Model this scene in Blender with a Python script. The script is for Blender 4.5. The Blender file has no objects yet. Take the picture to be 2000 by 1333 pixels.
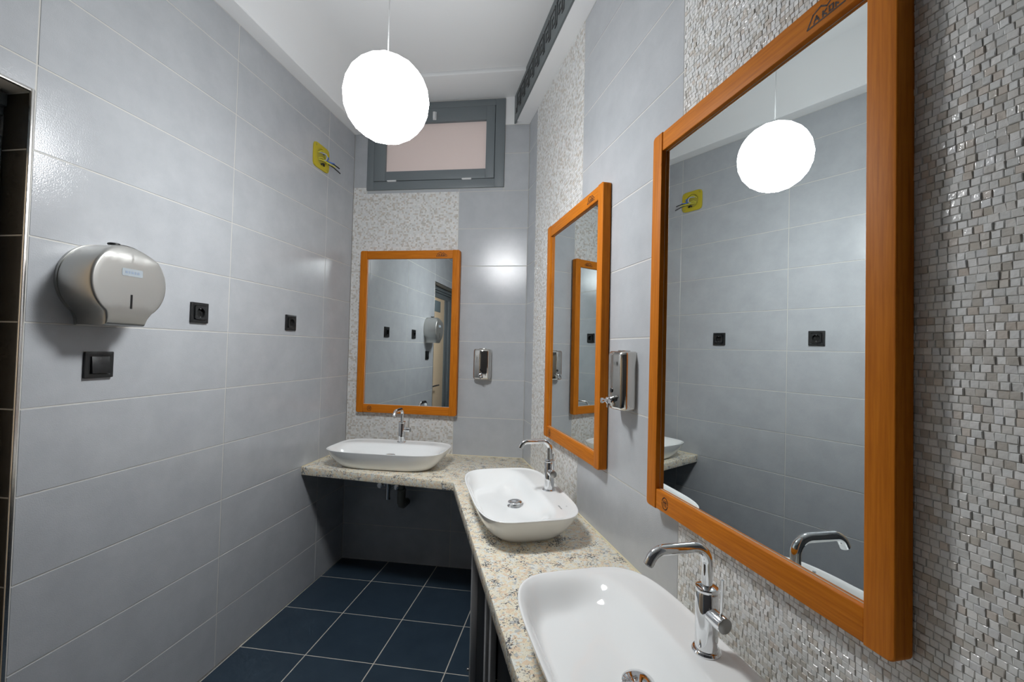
import bpy, bmesh, math, random
from mathutils import Vector, Matrix
random.seed(7)
S = bpy.context.scene
COL = S.collection
PI = math.pi

# ------------------------------------------------------------------ camera, world, light, exposure
F_PX, PPX, PPY = 869.435, 3.43, -6.62
YAW, PITCH, ROLL = -0.1511, 0.0264, 0.0225
cam_d = bpy.data.cameras.new('camera')
cam = bpy.data.objects.new('camera', cam_d); COL.objects.link(cam); S.camera = cam
cam_d.sensor_width = 36.0; cam_d.lens = F_PX / 2000 * 36
cam_d.shift_x = -PPX / 2000; cam_d.shift_y = PPY / 2000
cam_d.clip_start = 0.02; cam_d.clip_end = 60
fwd = Vector((math.sin(YAW) * math.cos(PITCH), math.cos(YAW) * math.cos(PITCH), math.sin(PITCH)))
r0 = Vector((math.cos(YAW), -math.sin(YAW), 0)); u0 = r0.cross(fwd)
rgt = r0 * math.cos(ROLL) + u0 * math.sin(ROLL); upv = -r0 * math.sin(ROLL) + u0 * math.cos(ROLL)
m = Matrix((rgt, upv, -fwd)).transposed().to_4x4(); m.translation = Vector((1.5918, 0.0, 1.4486))
cam.matrix_world = m

W = bpy.data.worlds.new('world'); S.world = W; W.use_nodes = True
W.node_tree.nodes['Background'].inputs[0].default_value = (0.6, 0.65, 0.7, 1)
W.node_tree.nodes['Background'].inputs[1].default_value = 0.02
LAMP_POS = (0.885, 1.485, 2.335); LAMP_R = 0.150
LAMP_STRENGTH = 17.5; LAMP_DOWN = 7.5; LAMP_COLOR = (0.975, 0.99, 1.0, 1)

vs = S.view_settings
S.display_settings.display_device = 'sRGB'
vs.view_transform = 'Standard'; vs.look = 'None'; vs.gamma = 1; vs.use_curve_mapping = False
vs.exposure = 0.0
cy = S.cycles
cy.use_denoising = True
cy.max_bounces = 12; cy.diffuse_bounces = 6; cy.glossy_bounces = 6
cy.use_light_tree = False
cy.use_adaptive_sampling = True; cy.adaptive_threshold = 0.045; cy.adaptive_min_samples = 12
cy.sample_clamp_indirect = 6.0; cy.caustics_reflective = True; cy.blur_glossy = 0.05

# ------------------------------------------------------------------ room frames (metres; tile surfaces are the zero planes)
LCx, LCy = 0.0, 2.874
RCx, RCy = 1.2289, 2.8929
BA = math.atan2(RCy - LCy, RCx - LCx)
BLEN = math.hypot(RCx - LCx, RCy - LCy)
RDX, RDY = 0.3724, -0.9281
RA = math.atan2(RDY, RDX)
YMIN = -1.3
H1, TH = 0.2355, 0.252
ROWS = [0.0] + [H1 + TH * k for k in range(13)]
ZC = 0.7395                      # worktop surface
ZTOP_L = 2.926                   # tile top on the wall with the sockets
ZCEIL = 3.155
FR_L = ((0.0, 0.0), PI / 2)
FR_B = ((LCx, LCy), BA)
FR_R = ((RCx, RCy), RA)

def fpt(fr, u, n, z=0.0):
    """world point at distance u along a wall, n out of it"""
    (ox, oy), a = fr
    return Vector((ox + u * math.cos(a) + n * math.sin(a), oy + u * math.sin(a) - n * math.cos(a), z))

# ------------------------------------------------------------------ materials
def new_mat(name):
    mt = bpy.data.materials.new(name); mt.use_nodes = True
    nt = mt.node_tree
    return mt, nt, nt.nodes['Principled BSDF']

def simple(name, col, rough=0.5, metal=0.0, coat=0.0, bump=0.0, bscale=200.0, spec=0.5):
    mt, nt, b = new_mat(name)
    b.inputs['Base Color'].default_value = (*col, 1); b.inputs['Roughness'].default_value = rough
    b.inputs['Metallic'].default_value = metal; b.inputs['Coat Weight'].default_value = coat
    b.inputs['Specular IOR Level'].default_value = spec
    tc = nt.nodes.new('ShaderNodeTexCoord'); nz = nt.nodes.new('ShaderNodeTexNoise'); nz.inputs['Scale'].default_value = bscale
    nt.links.new(tc.outputs['Object'], nz.inputs['Vector'])
    if bump > 0:
        bp = nt.nodes.new('ShaderNodeBump'); bp.inputs['Strength'].default_value = bump; bp.inputs['Distance'].default_value = 0.002
        nt.links.new(nz.outputs['Fac'], bp.inputs['Height']); nt.links.new(bp.outputs[0], b.inputs['Normal'])
    else:
        mr = nt.nodes.new('ShaderNodeMapRange'); mr.inputs['To Min'].default_value = max(rough - 0.02, 0.0); mr.inputs['To Max'].default_value = rough + 0.02
        nt.links.new(nz.outputs['Fac'], mr.inputs[0]); nt.links.new(mr.outputs[0], b.inputs['Roughness'])
    return mt

def ramp(nt, stops, interp='LINEAR'):
    r = nt.nodes.new('ShaderNodeValToRGB'); r.color_ramp.interpolation = interp
    el = r.color_ramp.elements
    while len(el) < len(stops): el.new(0.5)
    for e, (p, c) in zip(el, stops): e.position = p; e.color = (*c, 1)
    return r

def tile_mat(name, c1, c2, rough, bumpd, bscale=260):
    mt, nt, b = new_mat(name); N = nt.nodes; L = nt.links
    tc = N.new('ShaderNodeTexCoord'); oi = N.new('ShaderNodeObjectInfo')
    add = N.new('ShaderNodeVectorMath'); add.operation = 'MULTIPLY_ADD'
    add.inputs[1].default_value = (1, 1, 1)
    cmb = N.new('ShaderNodeCombineXYZ'); mul = N.new('ShaderNodeMath'); mul.operation = 'MULTIPLY'; mul.inputs[1].default_value = 37.0
    L.new(oi.outputs['Random'], mul.inputs[0]); L.new(mul.outputs[0], cmb.inputs[0]); L.new(mul.outputs[0], cmb.inputs[2])
    L.new(tc.outputs['Object'], add.inputs[0]); L.new(cmb.outputs[0], add.inputs[2])
    n1 = N.new('ShaderNodeTexNoise'); n1.inputs['Scale'].default_value = 7; n1.inputs['Detail'].default_value = 4; n1.inputs['Roughness'].default_value = 0.65
    L.new(add.outputs[0], n1.inputs['Vector'])
    rp = ramp(nt, [(0.3, c1), (0.7, c2)]); L.new(n1.outputs['Fac'], rp.inputs[0])
    n3 = N.new('ShaderNodeTexNoise'); n3.inputs['Scale'].default_value = 900; n3.inputs['Detail'].default_value = 2
    L.new(add.outputs[0], n3.inputs['Vector'])
    mx = N.new('ShaderNodeMixRGB'); mx.blend_type = 'OVERLAY'; mx.inputs[0].default_value = 0.12
    L.new(rp.outputs[0], mx.inputs[1]); L.new(n3.outputs['Fac'], mx.inputs[2])
    L.new(mx.outputs[0], b.inputs['Base Color'])
    b.inputs['Roughness'].default_value = rough
    n2 = N.new('ShaderNodeTexNoise'); n2.inputs['Scale'].default_value = bscale; n2.inputs['Detail'].default_value = 3
    L.new(add.outputs[0], n2.inputs['Vector'])
    bp = N.new('ShaderNodeBump'); bp.inputs['Strength'].default_value = 0.5; bp.inputs['Distance'].default_value = bumpd
    L.new(n2.outputs['Fac'], bp.inputs['Height']); L.new(bp.outputs[0], b.inputs['Normal'])
    return mt

M_TILE = tile_mat('grey_wall_tile', (0.415, 0.435, 0.46), (0.475, 0.495, 0.52), 0.15, 0.0009)
M_FLOOR = tile_mat('navy_floor_tile', (0.022, 0.040, 0.062), (0.032, 0.054, 0.080), 0.42, 0.0003)
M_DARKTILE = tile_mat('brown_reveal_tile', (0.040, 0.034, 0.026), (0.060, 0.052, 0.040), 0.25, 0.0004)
M_GROUT = simple('cream_grout', (0.58, 0.575, 0.545), 0.8, bump=0.2)
M_FGROUT = simple('floor_grout', (0.55, 0.52, 0.46), 0.85, bump=0.2)
M_PLASTER = simple('white_plaster', (0.86, 0.875, 0.885), 0.9, bump=0.06, bscale=60)
M_NEAR = simple('dark_grey_paint', (0.12, 0.12, 0.125), 0.7, bump=0.05)
M_BOARD = simple('charcoal_board', (0.13, 0.152, 0.157), 0.45)
M_KEY = simple('black_relief', (0.008, 0.009, 0.010), 0.35)
M_ALU = simple('brushed_aluminium', (0.75, 0.74, 0.72), 0.22, metal=1.0)
M_CHROME = simple('chrome', (0.80, 0.81, 0.82), 0.035, metal=1.0)
M_BRUSHED = simple('brushed_disc', (0.36, 0.36, 0.35), 0.32, metal=1.0)
M_STEEL = simple('polished_steel', (0.66, 0.64, 0.60), 0.09, metal=1.0)
M_SATIN = simple('satin_steel', (0.52, 0.52, 0.50), 0.35, metal=0.85)
M_BLACK = simple('black_plastic', (0.012, 0.013, 0.014), 0.38)
M_VOID = simple('black_hole', (0.003, 0.003, 0.003), 0.9)
M_CERAMIC = simple('white_ceramic', (0.90, 0.92, 0.92), 0.07, coat=0.3)
M_WINFRAME = simple('anthracite_aluminium', (0.165, 0.19, 0.205), 0.42)
M_PANE = simple('frosted_rosy_glass', (0.86, 0.72, 0.68), 0.35, bump=0.05, bscale=90)
M_WHITEPL = simple('white_plastic', (0.7, 0.71, 0.72), 0.4)
M_BEIGE = simple('beige_door_paint', (0.86, 0.67, 0.46), 0.5)
M_BLUEGREY = simple('blue_grey_vent', (0.20, 0.25, 0.27), 0.5)
M_PVC = simple('grey_pvc', (0.16, 0.16, 0.14), 0.45)
M_CABGREY = simple('grey_steel_profile', (0.40, 0.40, 0.405), 0.4)
M_CABBLACK = simple('black_panel', (0.006, 0.006, 0.007), 0.6)
M_YELLOW = simple('yellow_plastic', (0.52, 0.42, 0.02), 0.45)
M_YELLOW2 = simple('yellow_inner_plastic', (0.42, 0.36, 0.05), 0.6)
M_BLUEW = simple('blue_wire', (0.07, 0.17, 0.55), 0.45)
M_GREYW = simple('grey_wire', (0.42, 0.45, 0.5), 0.5)
M_YGW = simple('yellow_green_wire', (0.60, 0.55, 0.05), 0.5)
M_SEAL = simple('cream_sealant', (0.72, 0.66, 0.48), 0.5)
M_LABEL = simple('pale_blue_label', (0.34, 0.385, 0.42), 0.4)
M_LABELB = simple('label_print', (0.25, 0.31, 0.40), 0.4)
M_STAMP = simple('burnt_mark', (0.025, 0.008, 0.003), 0.6)
M_INK = simple('grey_ink', (0.30, 0.32, 0.32), 0.4)
M_EDGE = simple('glass_edge', (0.75, 0.78, 0.74), 0.25)
M_MIRROR = simple('mirror_silver', (0.80, 0.845, 0.845), 0.0, metal=1.0)
M_MIRROR.node_tree.nodes['Principled BSDF'].inputs['Roughness'].default_value = 0.0
for l in list(M_MIRROR.node_tree.links):
    if l.to_socket.name == 'Roughness': M_MIRROR.node_tree.links.remove(l)

def wood_mat():
    mt, nt, b = new_mat('orange_brown_wood'); N = nt.nodes; L = nt.links
    tc = N.new('ShaderNodeTexCoord'); mp = N.new('ShaderNodeMapping'); mp.inputs['Scale'].default_value = (1, 1, 1)
    L.new(tc.outputs['UV'], mp.inputs[0])
    n = N.new('ShaderNodeTexNoise'); n.inputs['Scale'].default_value = 1.0; n.inputs['Detail'].default_value = 6; n.inputs['Roughness'].default_value = 0.6
    mp.inputs['Scale'].default_value = (7, 160, 1); L.new(mp.outputs[0], n.inputs['Vector'])
    rp = ramp(nt, [(0.25, (0.38, 0.105, 0.005)), (0.55, (0.53, 0.162, 0.009)), (0.85, (0.62, 0.21, 0.016))]); L.new(n.outputs['Fac'], rp.inputs[0])
    L.new(rp.outputs[0], b.inputs['Base Color']); b.inputs['Roughness'].default_value = 0.5; b.inputs['Specular IOR Level'].default_value = 0.15
    b.inputs['Coat Weight'].default_value = 0.0; b.inputs['Coat Roughness'].default_value = 0.3
    return mt
M_WOOD = wood_mat()

def granite_mat():
    mt, nt, b = new_mat('beige_granite'); N = nt.nodes; L = nt.links
    tc = N.new('ShaderNodeTexCoord')
    wn = N.new('ShaderNodeTexNoise'); wn.inputs['Scale'].default_value = 60; wn.inputs['Detail'].default_value = 2
    L.new(tc.outputs['Object'], wn.inputs['Vector'])
    ad = N.new('ShaderNodeVectorMath'); ad.operation = 'MULTIPLY_ADD'; ad.inputs[1].default_value = (0.02, 0.02, 0.02)
    L.new(wn.outputs['Color'], ad.inputs[0]); L.new(tc.outputs['Object'], ad.inputs[2])
    v = N.new('ShaderNodeTexVoronoi'); v.inputs['Scale'].default_value = 105; L.new(ad.outputs[0], v.inputs['Vector'])
    sep = N.new('ShaderNodeSeparateColor'); L.new(v.outputs['Color'], sep.inputs[0])
    rp = ramp(nt, [(0.0, (0.80, 0.65, 0.48)), (0.18, (0.83, 0.74, 0.56)), (0.46, (0.83, 0.79, 0.66)), (0.70, (0.79, 0.80, 0.75)), (0.92, (0.54, 0.55, 0.53))], 'CONSTANT')
    L.new(sep.outputs[0], rp.inputs[0])
    n1 = N.new('ShaderNodeTexNoise'); n1.inputs['Scale'].default_value = 150; n1.inputs['Detail'].default_value = 4; n1.inputs['Roughness'].default_value = 0.7
    L.new(tc.outputs['Object'], n1.inputs['Vector'])
    n2 = N.new('ShaderNodeTexNoise'); n2.inputs['Scale'].default_value = 22; n2.inputs['Detail'].default_value = 3
    L.new(tc.outputs['Object'], n2.inputs['Vector'])
    am = N.new('ShaderNodeMath'); am.operation = 'MULTIPLY_ADD'; am.inputs[1].default_value = 0.62
    L.new(n2.outputs['Fac'], am.inputs[0]); L.new(n1.outputs['Fac'], am.inputs[2])
    msk = ramp(nt, [(0.885, (0, 0, 0)), (0.95, (1, 1, 1))]); L.new(am.outputs[0], msk.inputs[0])
    mx = N.new('ShaderNodeMixRGB'); mx.inputs[2].default_value = (0.10, 0.105, 0.12, 1)
    L.new(msk.outputs[0], mx.inputs[0]); L.new(rp.outputs[0], mx.inputs[1])
    n4 = N.new('ShaderNodeTexNoise'); n4.inputs['Scale'].default_value = 420; n4.inputs['Detail'].default_value = 2
    L.new(tc.outputs['Object'], n4.inputs['Vector'])
    m2 = ramp(nt, [(0.60, (0, 0, 0)), (0.70, (1, 1, 1))]); L.new(n4.outputs['Fac'], m2.inputs[0])
    mx2 = N.new('ShaderNodeMixRGB'); mx2.inputs[2].default_value = (0.16, 0.13, 0.10, 1)
    mf = N.new('ShaderNodeMath'); mf.operation = 'MULTIPLY'; mf.inputs[1].default_value = 0.6
    L.new(m2.outputs[0], mf.inputs[0]); L.new(mf.outputs[0], mx2.inputs[0]); L.new(mx.outputs[0], mx2.inputs[1])
    L.new(mx2.outputs[0], b.inputs['Base Color']); b.inputs['Roughness'].default_value = 0.22
    return mt
M_GRANITE = granite_mat()

def chip_mat():
    mt, nt, b = new_mat('mosaic_glaze'); N = nt.nodes; L = nt.links
    g = N.new('ShaderNodeNewGeometry'); oi = N.new('ShaderNodeObjectInfo')
    a = N.new('ShaderNodeMath'); a.operation = 'ADD'; L.new(g.outputs['Random Per Island'], a.inputs[0])
    L.new(oi.outputs['Random'], a.inputs[1])
    fr = N.new('ShaderNodeMath'); fr.operation = 'FRACT'; L.new(a.outputs[0], fr.inputs[0])
    rp = ramp(nt, [(0.0, (0.70, 0.71, 0.705)), (0.34, (0.77, 0.77, 0.76)), (0.58, (0.63, 0.615, 0.59)), (0.72, (0.54, 0.52, 0.485)), (0.82, (0.61, 0.56, 0.51)), (0.89, (0.57, 0.54, 0.49)), (0.94, (0.72, 0.73, 0.74))], 'CONSTANT')
    L.new(fr.outputs[0], rp.inputs[0]); L.new(rp.outputs[0], b.inputs['Base Color'])
    b.inputs['Roughness'].default_value = 0.16
    tc = N.new('ShaderNodeTexCoord'); n = N.new('ShaderNodeTexNoise'); n.inputs['Scale'].default_value = 180; L.new(tc.outputs['Object'], n.inputs['Vector'])
    bp = N.new('ShaderNodeBump'); bp.inputs['Strength'].default_value = 0.35; bp.inputs['Distance'].default_value = 0.002
    L.new(n.outputs['Fac'], bp.inputs['Height']); L.new(bp.outputs[0], b.inputs['Normal'])
    return mt
M_CHIP = chip_mat()
M_CHIPBASE = simple('mosaic_joint', (0.74, 0.73, 0.71), 0.6, bump=0.2)

def lamp_mat():
    mt, nt, b = new_mat('lit_opal_glass')
    b.inputs['Base Color'].default_value = (0.9, 0.9, 0.9, 1)
    b.inputs['Emission Color'].default_value = LAMP_COLOR; 
    # a downward LED bulb inside the opal globe: the lower half gives off more light than the upper half
    N = nt.nodes; tc = N.new('ShaderNodeTexCoord'); sp = N.new('ShaderNodeSeparateXYZ'); nt.links.new(tc.outputs['Object'], sp.inputs[0])
    mr = N.new('ShaderNodeMapRange'); mr.interpolation_type = 'SMOOTHSTEP'
    mr.inputs['From Min'].default_value = -LAMP_R; mr.inputs['From Max'].default_value = -0.22 * LAMP_R
    mr.inputs['To Min'].default_value = LAMP_STRENGTH * LAMP_DOWN; mr.inputs['To Max'].default_value = LAMP_STRENGTH
    nt.links.new(sp.outputs[2], mr.inputs[0]); nt.links.new(mr.outputs[0], b.inputs['Emission Strength'])
    return mt
M_LAMP = lamp_mat()

# ------------------------------------------------------------------ mesh helpers
class MB:
    def __init__(s): s.v = []; s.f = []
    def add(s, vs_, fs):
        o = len(s.v); s.v += [tuple(p) for p in vs_]; s.f += [tuple(i + o for i in f) for f in fs]; return s
    def box(s, x0, x1, y0, y1, z0, z1):
        return s.add([(x0, y0, z0), (x1, y0, z0), (x1, y1, z0), (x0, y1, z0), (x0, y0, z1), (x1, y0, z1), (x1, y1, z1), (x0, y1, z1)],
                     [(0, 3, 2, 1), (4, 5, 6, 7), (0, 1, 5, 4), (1, 2, 6, 5), (2, 3, 7, 6), (3, 0, 4, 7)])
    def prism(s, poly, z0, z1):
        n = len(poly)
        return s.add([(x, y, z0) for x, y in poly] + [(x, y, z1) for x, y in poly],
                     [tuple(range(n - 1, -1, -1)), tuple(range(n, 2 * n))] + [(i, (i + 1) % n, (i + 1) % n + n, i + n) for i in range(n)])
    def loft(s, rings, cap0=True, cap1=True):
        n = len(rings[0]); vs_ = [p for r in rings for p in r]; fs = []
        for k in range(len(rings) - 1):
            for i in range(n):
                j = (i + 1) % n; fs.append((k * n + i, k * n + j, (k + 1) * n + j, (k + 1) * n + i))
        if cap0: fs.append(tuple(range(n - 1, -1, -1)))
        if cap1: fs.append(tuple((len(rings) - 1) * n + i for i in range(n)))
        return s.add(vs_, fs)
    def lathe(s, prof, c=(0, 0, 0), axis='Z', seg=32, cap0=True, cap1=True):
        rings = []
        for r, h in prof:
            ring = []
            for i in range(seg):
                a = 2 * PI * i / seg; p, q = r * math.cos(a), r * math.sin(a)
                if axis == 'Z': ring.append((c[0] + p, c[1] + q, c[2] + h))
                elif axis == 'Y': ring.append((c[0] + q, c[1] + h, c[2] + p))
                else: ring.append((c[0] + h, c[1] + p, c[2] + q))
            rings.append(ring)
        return s.loft(rings, cap0, cap1)
    def tube(s, path, rad, seg=14, caps=True):
        P = [Vector(p) for p in path]; n = len(P)
        R = rad if isinstance(rad, (list, tuple)) else [rad] * n
        T = [(P[min(i + 1, n - 1)] - P[max(i - 1, 0)]).normalized() for i in range(n)]
        ref = Vector((0, 0, 1)) if abs(T[0].z) < 0.9 else Vector((1, 0, 0))
        nrm = T[0].cross(ref).normalized(); rings = []
        for i in range(n):
            nrm = (nrm - T[i] * nrm.dot(T[i])).normalized(); bn = T[i].cross(nrm)
            rings.append([tuple(P[i] + nrm * R[i] * math.cos(2 * PI * k / seg) + bn * R[i] * math.sin(2 * PI * k / seg)) for k in range(seg)])
        return s.loft(rings, caps, caps)
    def mesh(s, name):
        me = bpy.data.meshes.new(name); me.from_pydata(s.v, [], s.f); me.update(); return me
    def build(s, name, mat, parent=None, smooth=False, bevel=0.0, seg=2, uv=False, angle=35):
        bm = bmesh.new(); vv = [bm.verts.new(p) for p in s.v]
        for f in s.f:
            try: bm.faces.new([vv[i] for i in f])
            except ValueError: pass
        bmesh.ops.recalc_face_normals(bm, faces=bm.faces[:])
        if bevel > 0:
            bm.edges.ensure_lookup_table()
            ed = [e for e in bm.edges if len(e.link_faces) == 2 and e.calc_face_angle(0) > math.radians(30)]
            bmesh.ops.bevel(bm, geom=ed, offset=bevel, segments=seg, affect='EDGES', profile=0.5, clamp_overlap=True)
        me = bpy.data.meshes.new(name); bm.to_mesh(me); bm.free()
        return link(name, me, mat, parent, smooth or bevel > 0, angle)

def link(name, me, mat, parent=None, smooth=False, angle=35):
    if mat is not None and not me.materials: me.materials.append(mat)
    if smooth:
        me.polygons.foreach_set('use_smooth', [True] * len(me.polygons))
        try: me.set_sharp_from_angle(angle=math.radians(angle))
        except Exception: pass
    o = bpy.data.objects.new(name, me); COL.objects.link(o)
    if parent is not None: o.parent = parent
    return o

def tag(o, label, cat, group=None, kind=None):
    o['label'] = label; o['category'] = cat
    if group: o['group'] = group
    if kind: o['kind'] = kind
    return o

def thing(name, loc, rotz, label, cat, group=None, kind=None, rotx=0.0):
    o = bpy.data.objects.new(name, None); COL.objects.link(o); o.empty_display_size = 0.05
    o.location = loc; o.rotation_euler = (rotx, 0, rotz)
    return tag(o, label, cat, group, kind)

def arc(cx, cz, r, a0, a1, n):
    return [(cx + r * math.cos(math.radians(a0 + (a1 - a0) * i / n)), cz + r * math.sin(math.radians(a0 + (a1 - a0) * i / n))) for i in range(n + 1)]

def rrect(x0, x1, z0, z1, r, n=5):
    return arc(x1 - r, z1 - r, r, 0, 90, n) + arc(x0 + r, z1 - r, r, 90, 180, n) + arc(x0 + r, z0 + r, r, 180, 270, n) + arc(x1 - r, z0 + r, r, 270, 360, n)

def plate(mb, poly, y0, y1):
    """prism of an (x, z) outline between depths y0 and y1"""
    n = len(poly)
    return mb.add([(x, y0, z) for x, z in poly] + [(x, y1, z) for x, z in poly],
                  [tuple(range(n)), tuple(range(2 * n - 1, n - 1, -1))] + [(i, i + n, (i + 1) % n + n, (i + 1) % n) for i in range(n)])

def ring_plate(mb, outer, inner, y0, y1):
    """frame between two outlines with equally many points"""
    n = len(outer); vs_ = []
    for y in (y0, y1): vs_ += [(x, y, z) for x, z in outer] + [(x, y, z) for x, z in inner]
    fs = []
    for i in range(n):
        j = (i + 1) % n
        fs += [(i, j, n + j, n + i), (2 * n + i, 3 * n + i, 3 * n + j, 2 * n + j), (i, 2 * n + i, 2 * n + j, j), (n + i, n + j, 3 * n + j, 3 * n + i)]
    return mb.add(vs_, fs)

# ------------------------------------------------------------------ wall tiles
TILE_CACHE = {}
GAP = 0.0021; TD = 0.008; CH = 0.0009
def tile_mesh(w, h, mat):
    key = (round(w, 4), round(h, 4), mat.name)
    if key in TILE_CACHE: return TILE_CACHE[key]
    a, b = w / 2, h / 2
    vs_ = []
    for (x, z, y) in ((a, b, TD), (a, b, CH), (a - CH, b - CH, 0)):
        vs_ += [(-x, y, -z), (x, y, -z), (x, y, z), (-x, y, z)]
    fs = [(8, 9, 10, 11)]
    for k in (0, 4):
        for i in range(4): fs.append((k + i, k + (i + 1) % 4, k + 4 + (i + 1) % 4, k + 4 + i))
    me = bpy.data.meshes.new('tile'); me.from_pydata(vs_, [], fs); me.update(); me.materials.append(mat)
    TILE_CACHE[key] = me; return me

def tile(parent, u0, u1, z0, z1, mat=None, name='tile'):
    """one tile between joints u0..u1, z0..z1 of a wall (local x along the wall, -y out of it)"""
    if u1 - u0 < 0.008 or z1 - z0 < 0.008: return None
    o = bpy.data.objects.new(name, tile_mesh(u1 - u0 - 2 * GAP, z1 - z0 - 2 * GAP, mat or M_TILE))
    COL.objects.link(o); o.parent = parent; o.location = ((u0 + u1) / 2, 0, (z0 + z1) / 2)
    o.rotation_euler = (random.uniform(-0.0016, 0.0016), 0, random.uniform(-0.0010, 0.0010)); return o

def wall_obj(name, fr, boxes, label):
    mb = MB()
    for (u0, u1, z0, z1) in boxes: mb.box(u0, u1, 0.0012, 0.06, z0, z1)
    o = mb.build(name, M_GROUT); (ox, oy), a = fr
    o.location = (ox, oy, 0); o.rotation_euler = (0, 0, a)
    return tag(o, label, 'wall', kind='structure')

# wall with the sockets
YOP0, YOP1, ZOP = -0.45, 1.048, 2.168
wl = wall_obj('wall_left', FR_L, [(YOP1 + 0.008, LCy, 0, ZCEIL), (YMIN, YOP0 - 0.008, 0, ZCEIL), (YOP0 - 0.008, YOP1 + 0.008, ZOP + 0.008, ZCEIL)], 'grey tiled wall with two black sockets and the doorway')
A, PW = 1.8075, 0.7507
ucols = [YMIN] + [A + PW * k for k in (-4, -3, -2, -1, 0, 1)] + [LCy - 0.001]
zr = [z for z in ROWS if z < ZTOP_L - 0.02] + [ZTOP_L]
for i in range(len(ucols) - 1):
    for k in range(len(zr) - 1):
        u0, u1, z0, z1 = ucols[i], ucols[i + 1], zr[k], zr[k + 1]
        if u1 <= 1.06 and u0 >= YOP0 - 0.76:
            if z1 <= ZOP: 
                if u0 < YOP0: tile(wl, u0, min(u1, YOP0), z0, z1)
                continue
            z0 = max(z0, ZOP + 0.006)
        tile(wl, u0, u1, z0, z1)

# far wall with the window
WX0, WX1, WZ0, WZ1 = 0.100, 1.063, 2.527, 3.124
wb = wall_obj('wall_back', FR_B, [(0, BLEN, 0, WZ0), (0, WX0, WZ0, WZ1), (WX1, BLEN, WZ0, WZ1), (0, BLEN, WZ1, ZCEIL)], 'far tiled wall with the small high window')
MJ = 0.757
mosaic_cells = []
for k in range(len(ROWS) - 1):
    z0, z1 = ROWS[k], min(ROWS[k + 1], 3.135)
    if z0 >= 3.13: break
    if z1 <= 2.51:
        if z0 >= 0.73: mosaic_cells.append((wb, 0.0, MJ, z0, z1))
        else: tile(wb, 0, MJ, z0, z1)
        tile(wb, MJ, BLEN, z0, z1)
    else:
        if z0 < 2.9: tile(wb, WX1, BLEN, z0, min(z1, 2.948) if z0 > 2.7 else z1)
MB().box(WX1, BLEN - 0.001, 0.0006, 0.004, 2.950, 3.135).build('plaster_strip', M_PLASTER, wb)
tile(wb, 0, WX0, 2.549, 3.135); mosaic_cells.append((wb, 0.0, WX0, 2.503, 2.549))
tile(wb, WX0, MJ, 2.503, WZ0); tile(wb, MJ, WX1, 2.503, WZ0)

# slanting wall with two mirrors
RL = (RCy - YMIN) / -RDY
wr = wall_obj('wall_right', FR_R, [(0, RL, 0, ZCEIL)], 'slanting tiled wall with mosaic bands behind two mirrors')
ZB = 2.952
tcols = [0.0, 0.185, 0.952, 1.713, 2.465, 3.217, 3.969, RL]
for i in range(len(tcols) - 1):
    for k in range(len(ROWS) - 1):
        z0, z1 = ROWS[k], min(ROWS[k + 1], ZB)
        if z0 >= ZB - 0.01: break
        if i in (1, 3) and z0 > 0.7: mosaic_cells.append((wr, tcols[i], tcols[i + 1], z0, z1))
        else: tile(wr, tcols[i], tcols[i + 1], z0, z1)

# mosaic: relief chips on a bedding plate
CHW, CHH, NR = 0.01155, TH / 23.0, 23
def chip_layout(w, rows, seed):
    rnd = random.Random(seed); out = []
    for r in range(rows):
        x = -rnd.random() * CHW
        while x < w - 0.0005:
            cw = CHW * rnd.uniform(0.86, 1.12)
            x0, x1 = max(x, 0.0006), min(x + cw, w - 0.0006)
            if x1 - x0 > 0.003:
                out.append((x0, x1, r * CHH, (r + 1) * CHH, rnd.choice((rnd.uniform(0.0008, 0.0016), rnd.uniform(0.0008, 0.0016), rnd.uniform(0.0014, 0.0028))), rnd.uniform(-0.00045, 0.00045), rnd.uniform(-0.00045, 0.00045)))
            x += cw
    return out
def chip_geo(mb, x0, x1, z0, z1, d, tx, tz, g=0.00035, c=0.0009):
    x0 += g; x1 -= g; z0 += g; z1 -= g
    d1 = d - 0.0006
    vs_ = [(x0, 0.001, z0), (x1, 0.001, z0), (x1, 0.001, z1), (x0, 0.001, z1),
           (x0, -d1, z0), (x1, -d1, z0), (x1, -d1, z1), (x0, -d1, z1),
           (x0 + c, -(d - tx - tz), z0 + c), (x1 - c, -(d + tx - tz), z0 + c), (x1 - c, -(d + tx + tz), z1 - c), (x0 + c, -(d - tx + tz), z1 - c)]
    fs = [(8, 9, 10, 11)] + [(k + i, k + (i + 1) % 4, k + 4 + (i + 1) % 4, k + 4 + i) for k in (0, 4) for i in range(4)]
    mb.add(vs_, fs)
CHIP_CACHE = {}
SINGLE = 0; singles = []
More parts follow.
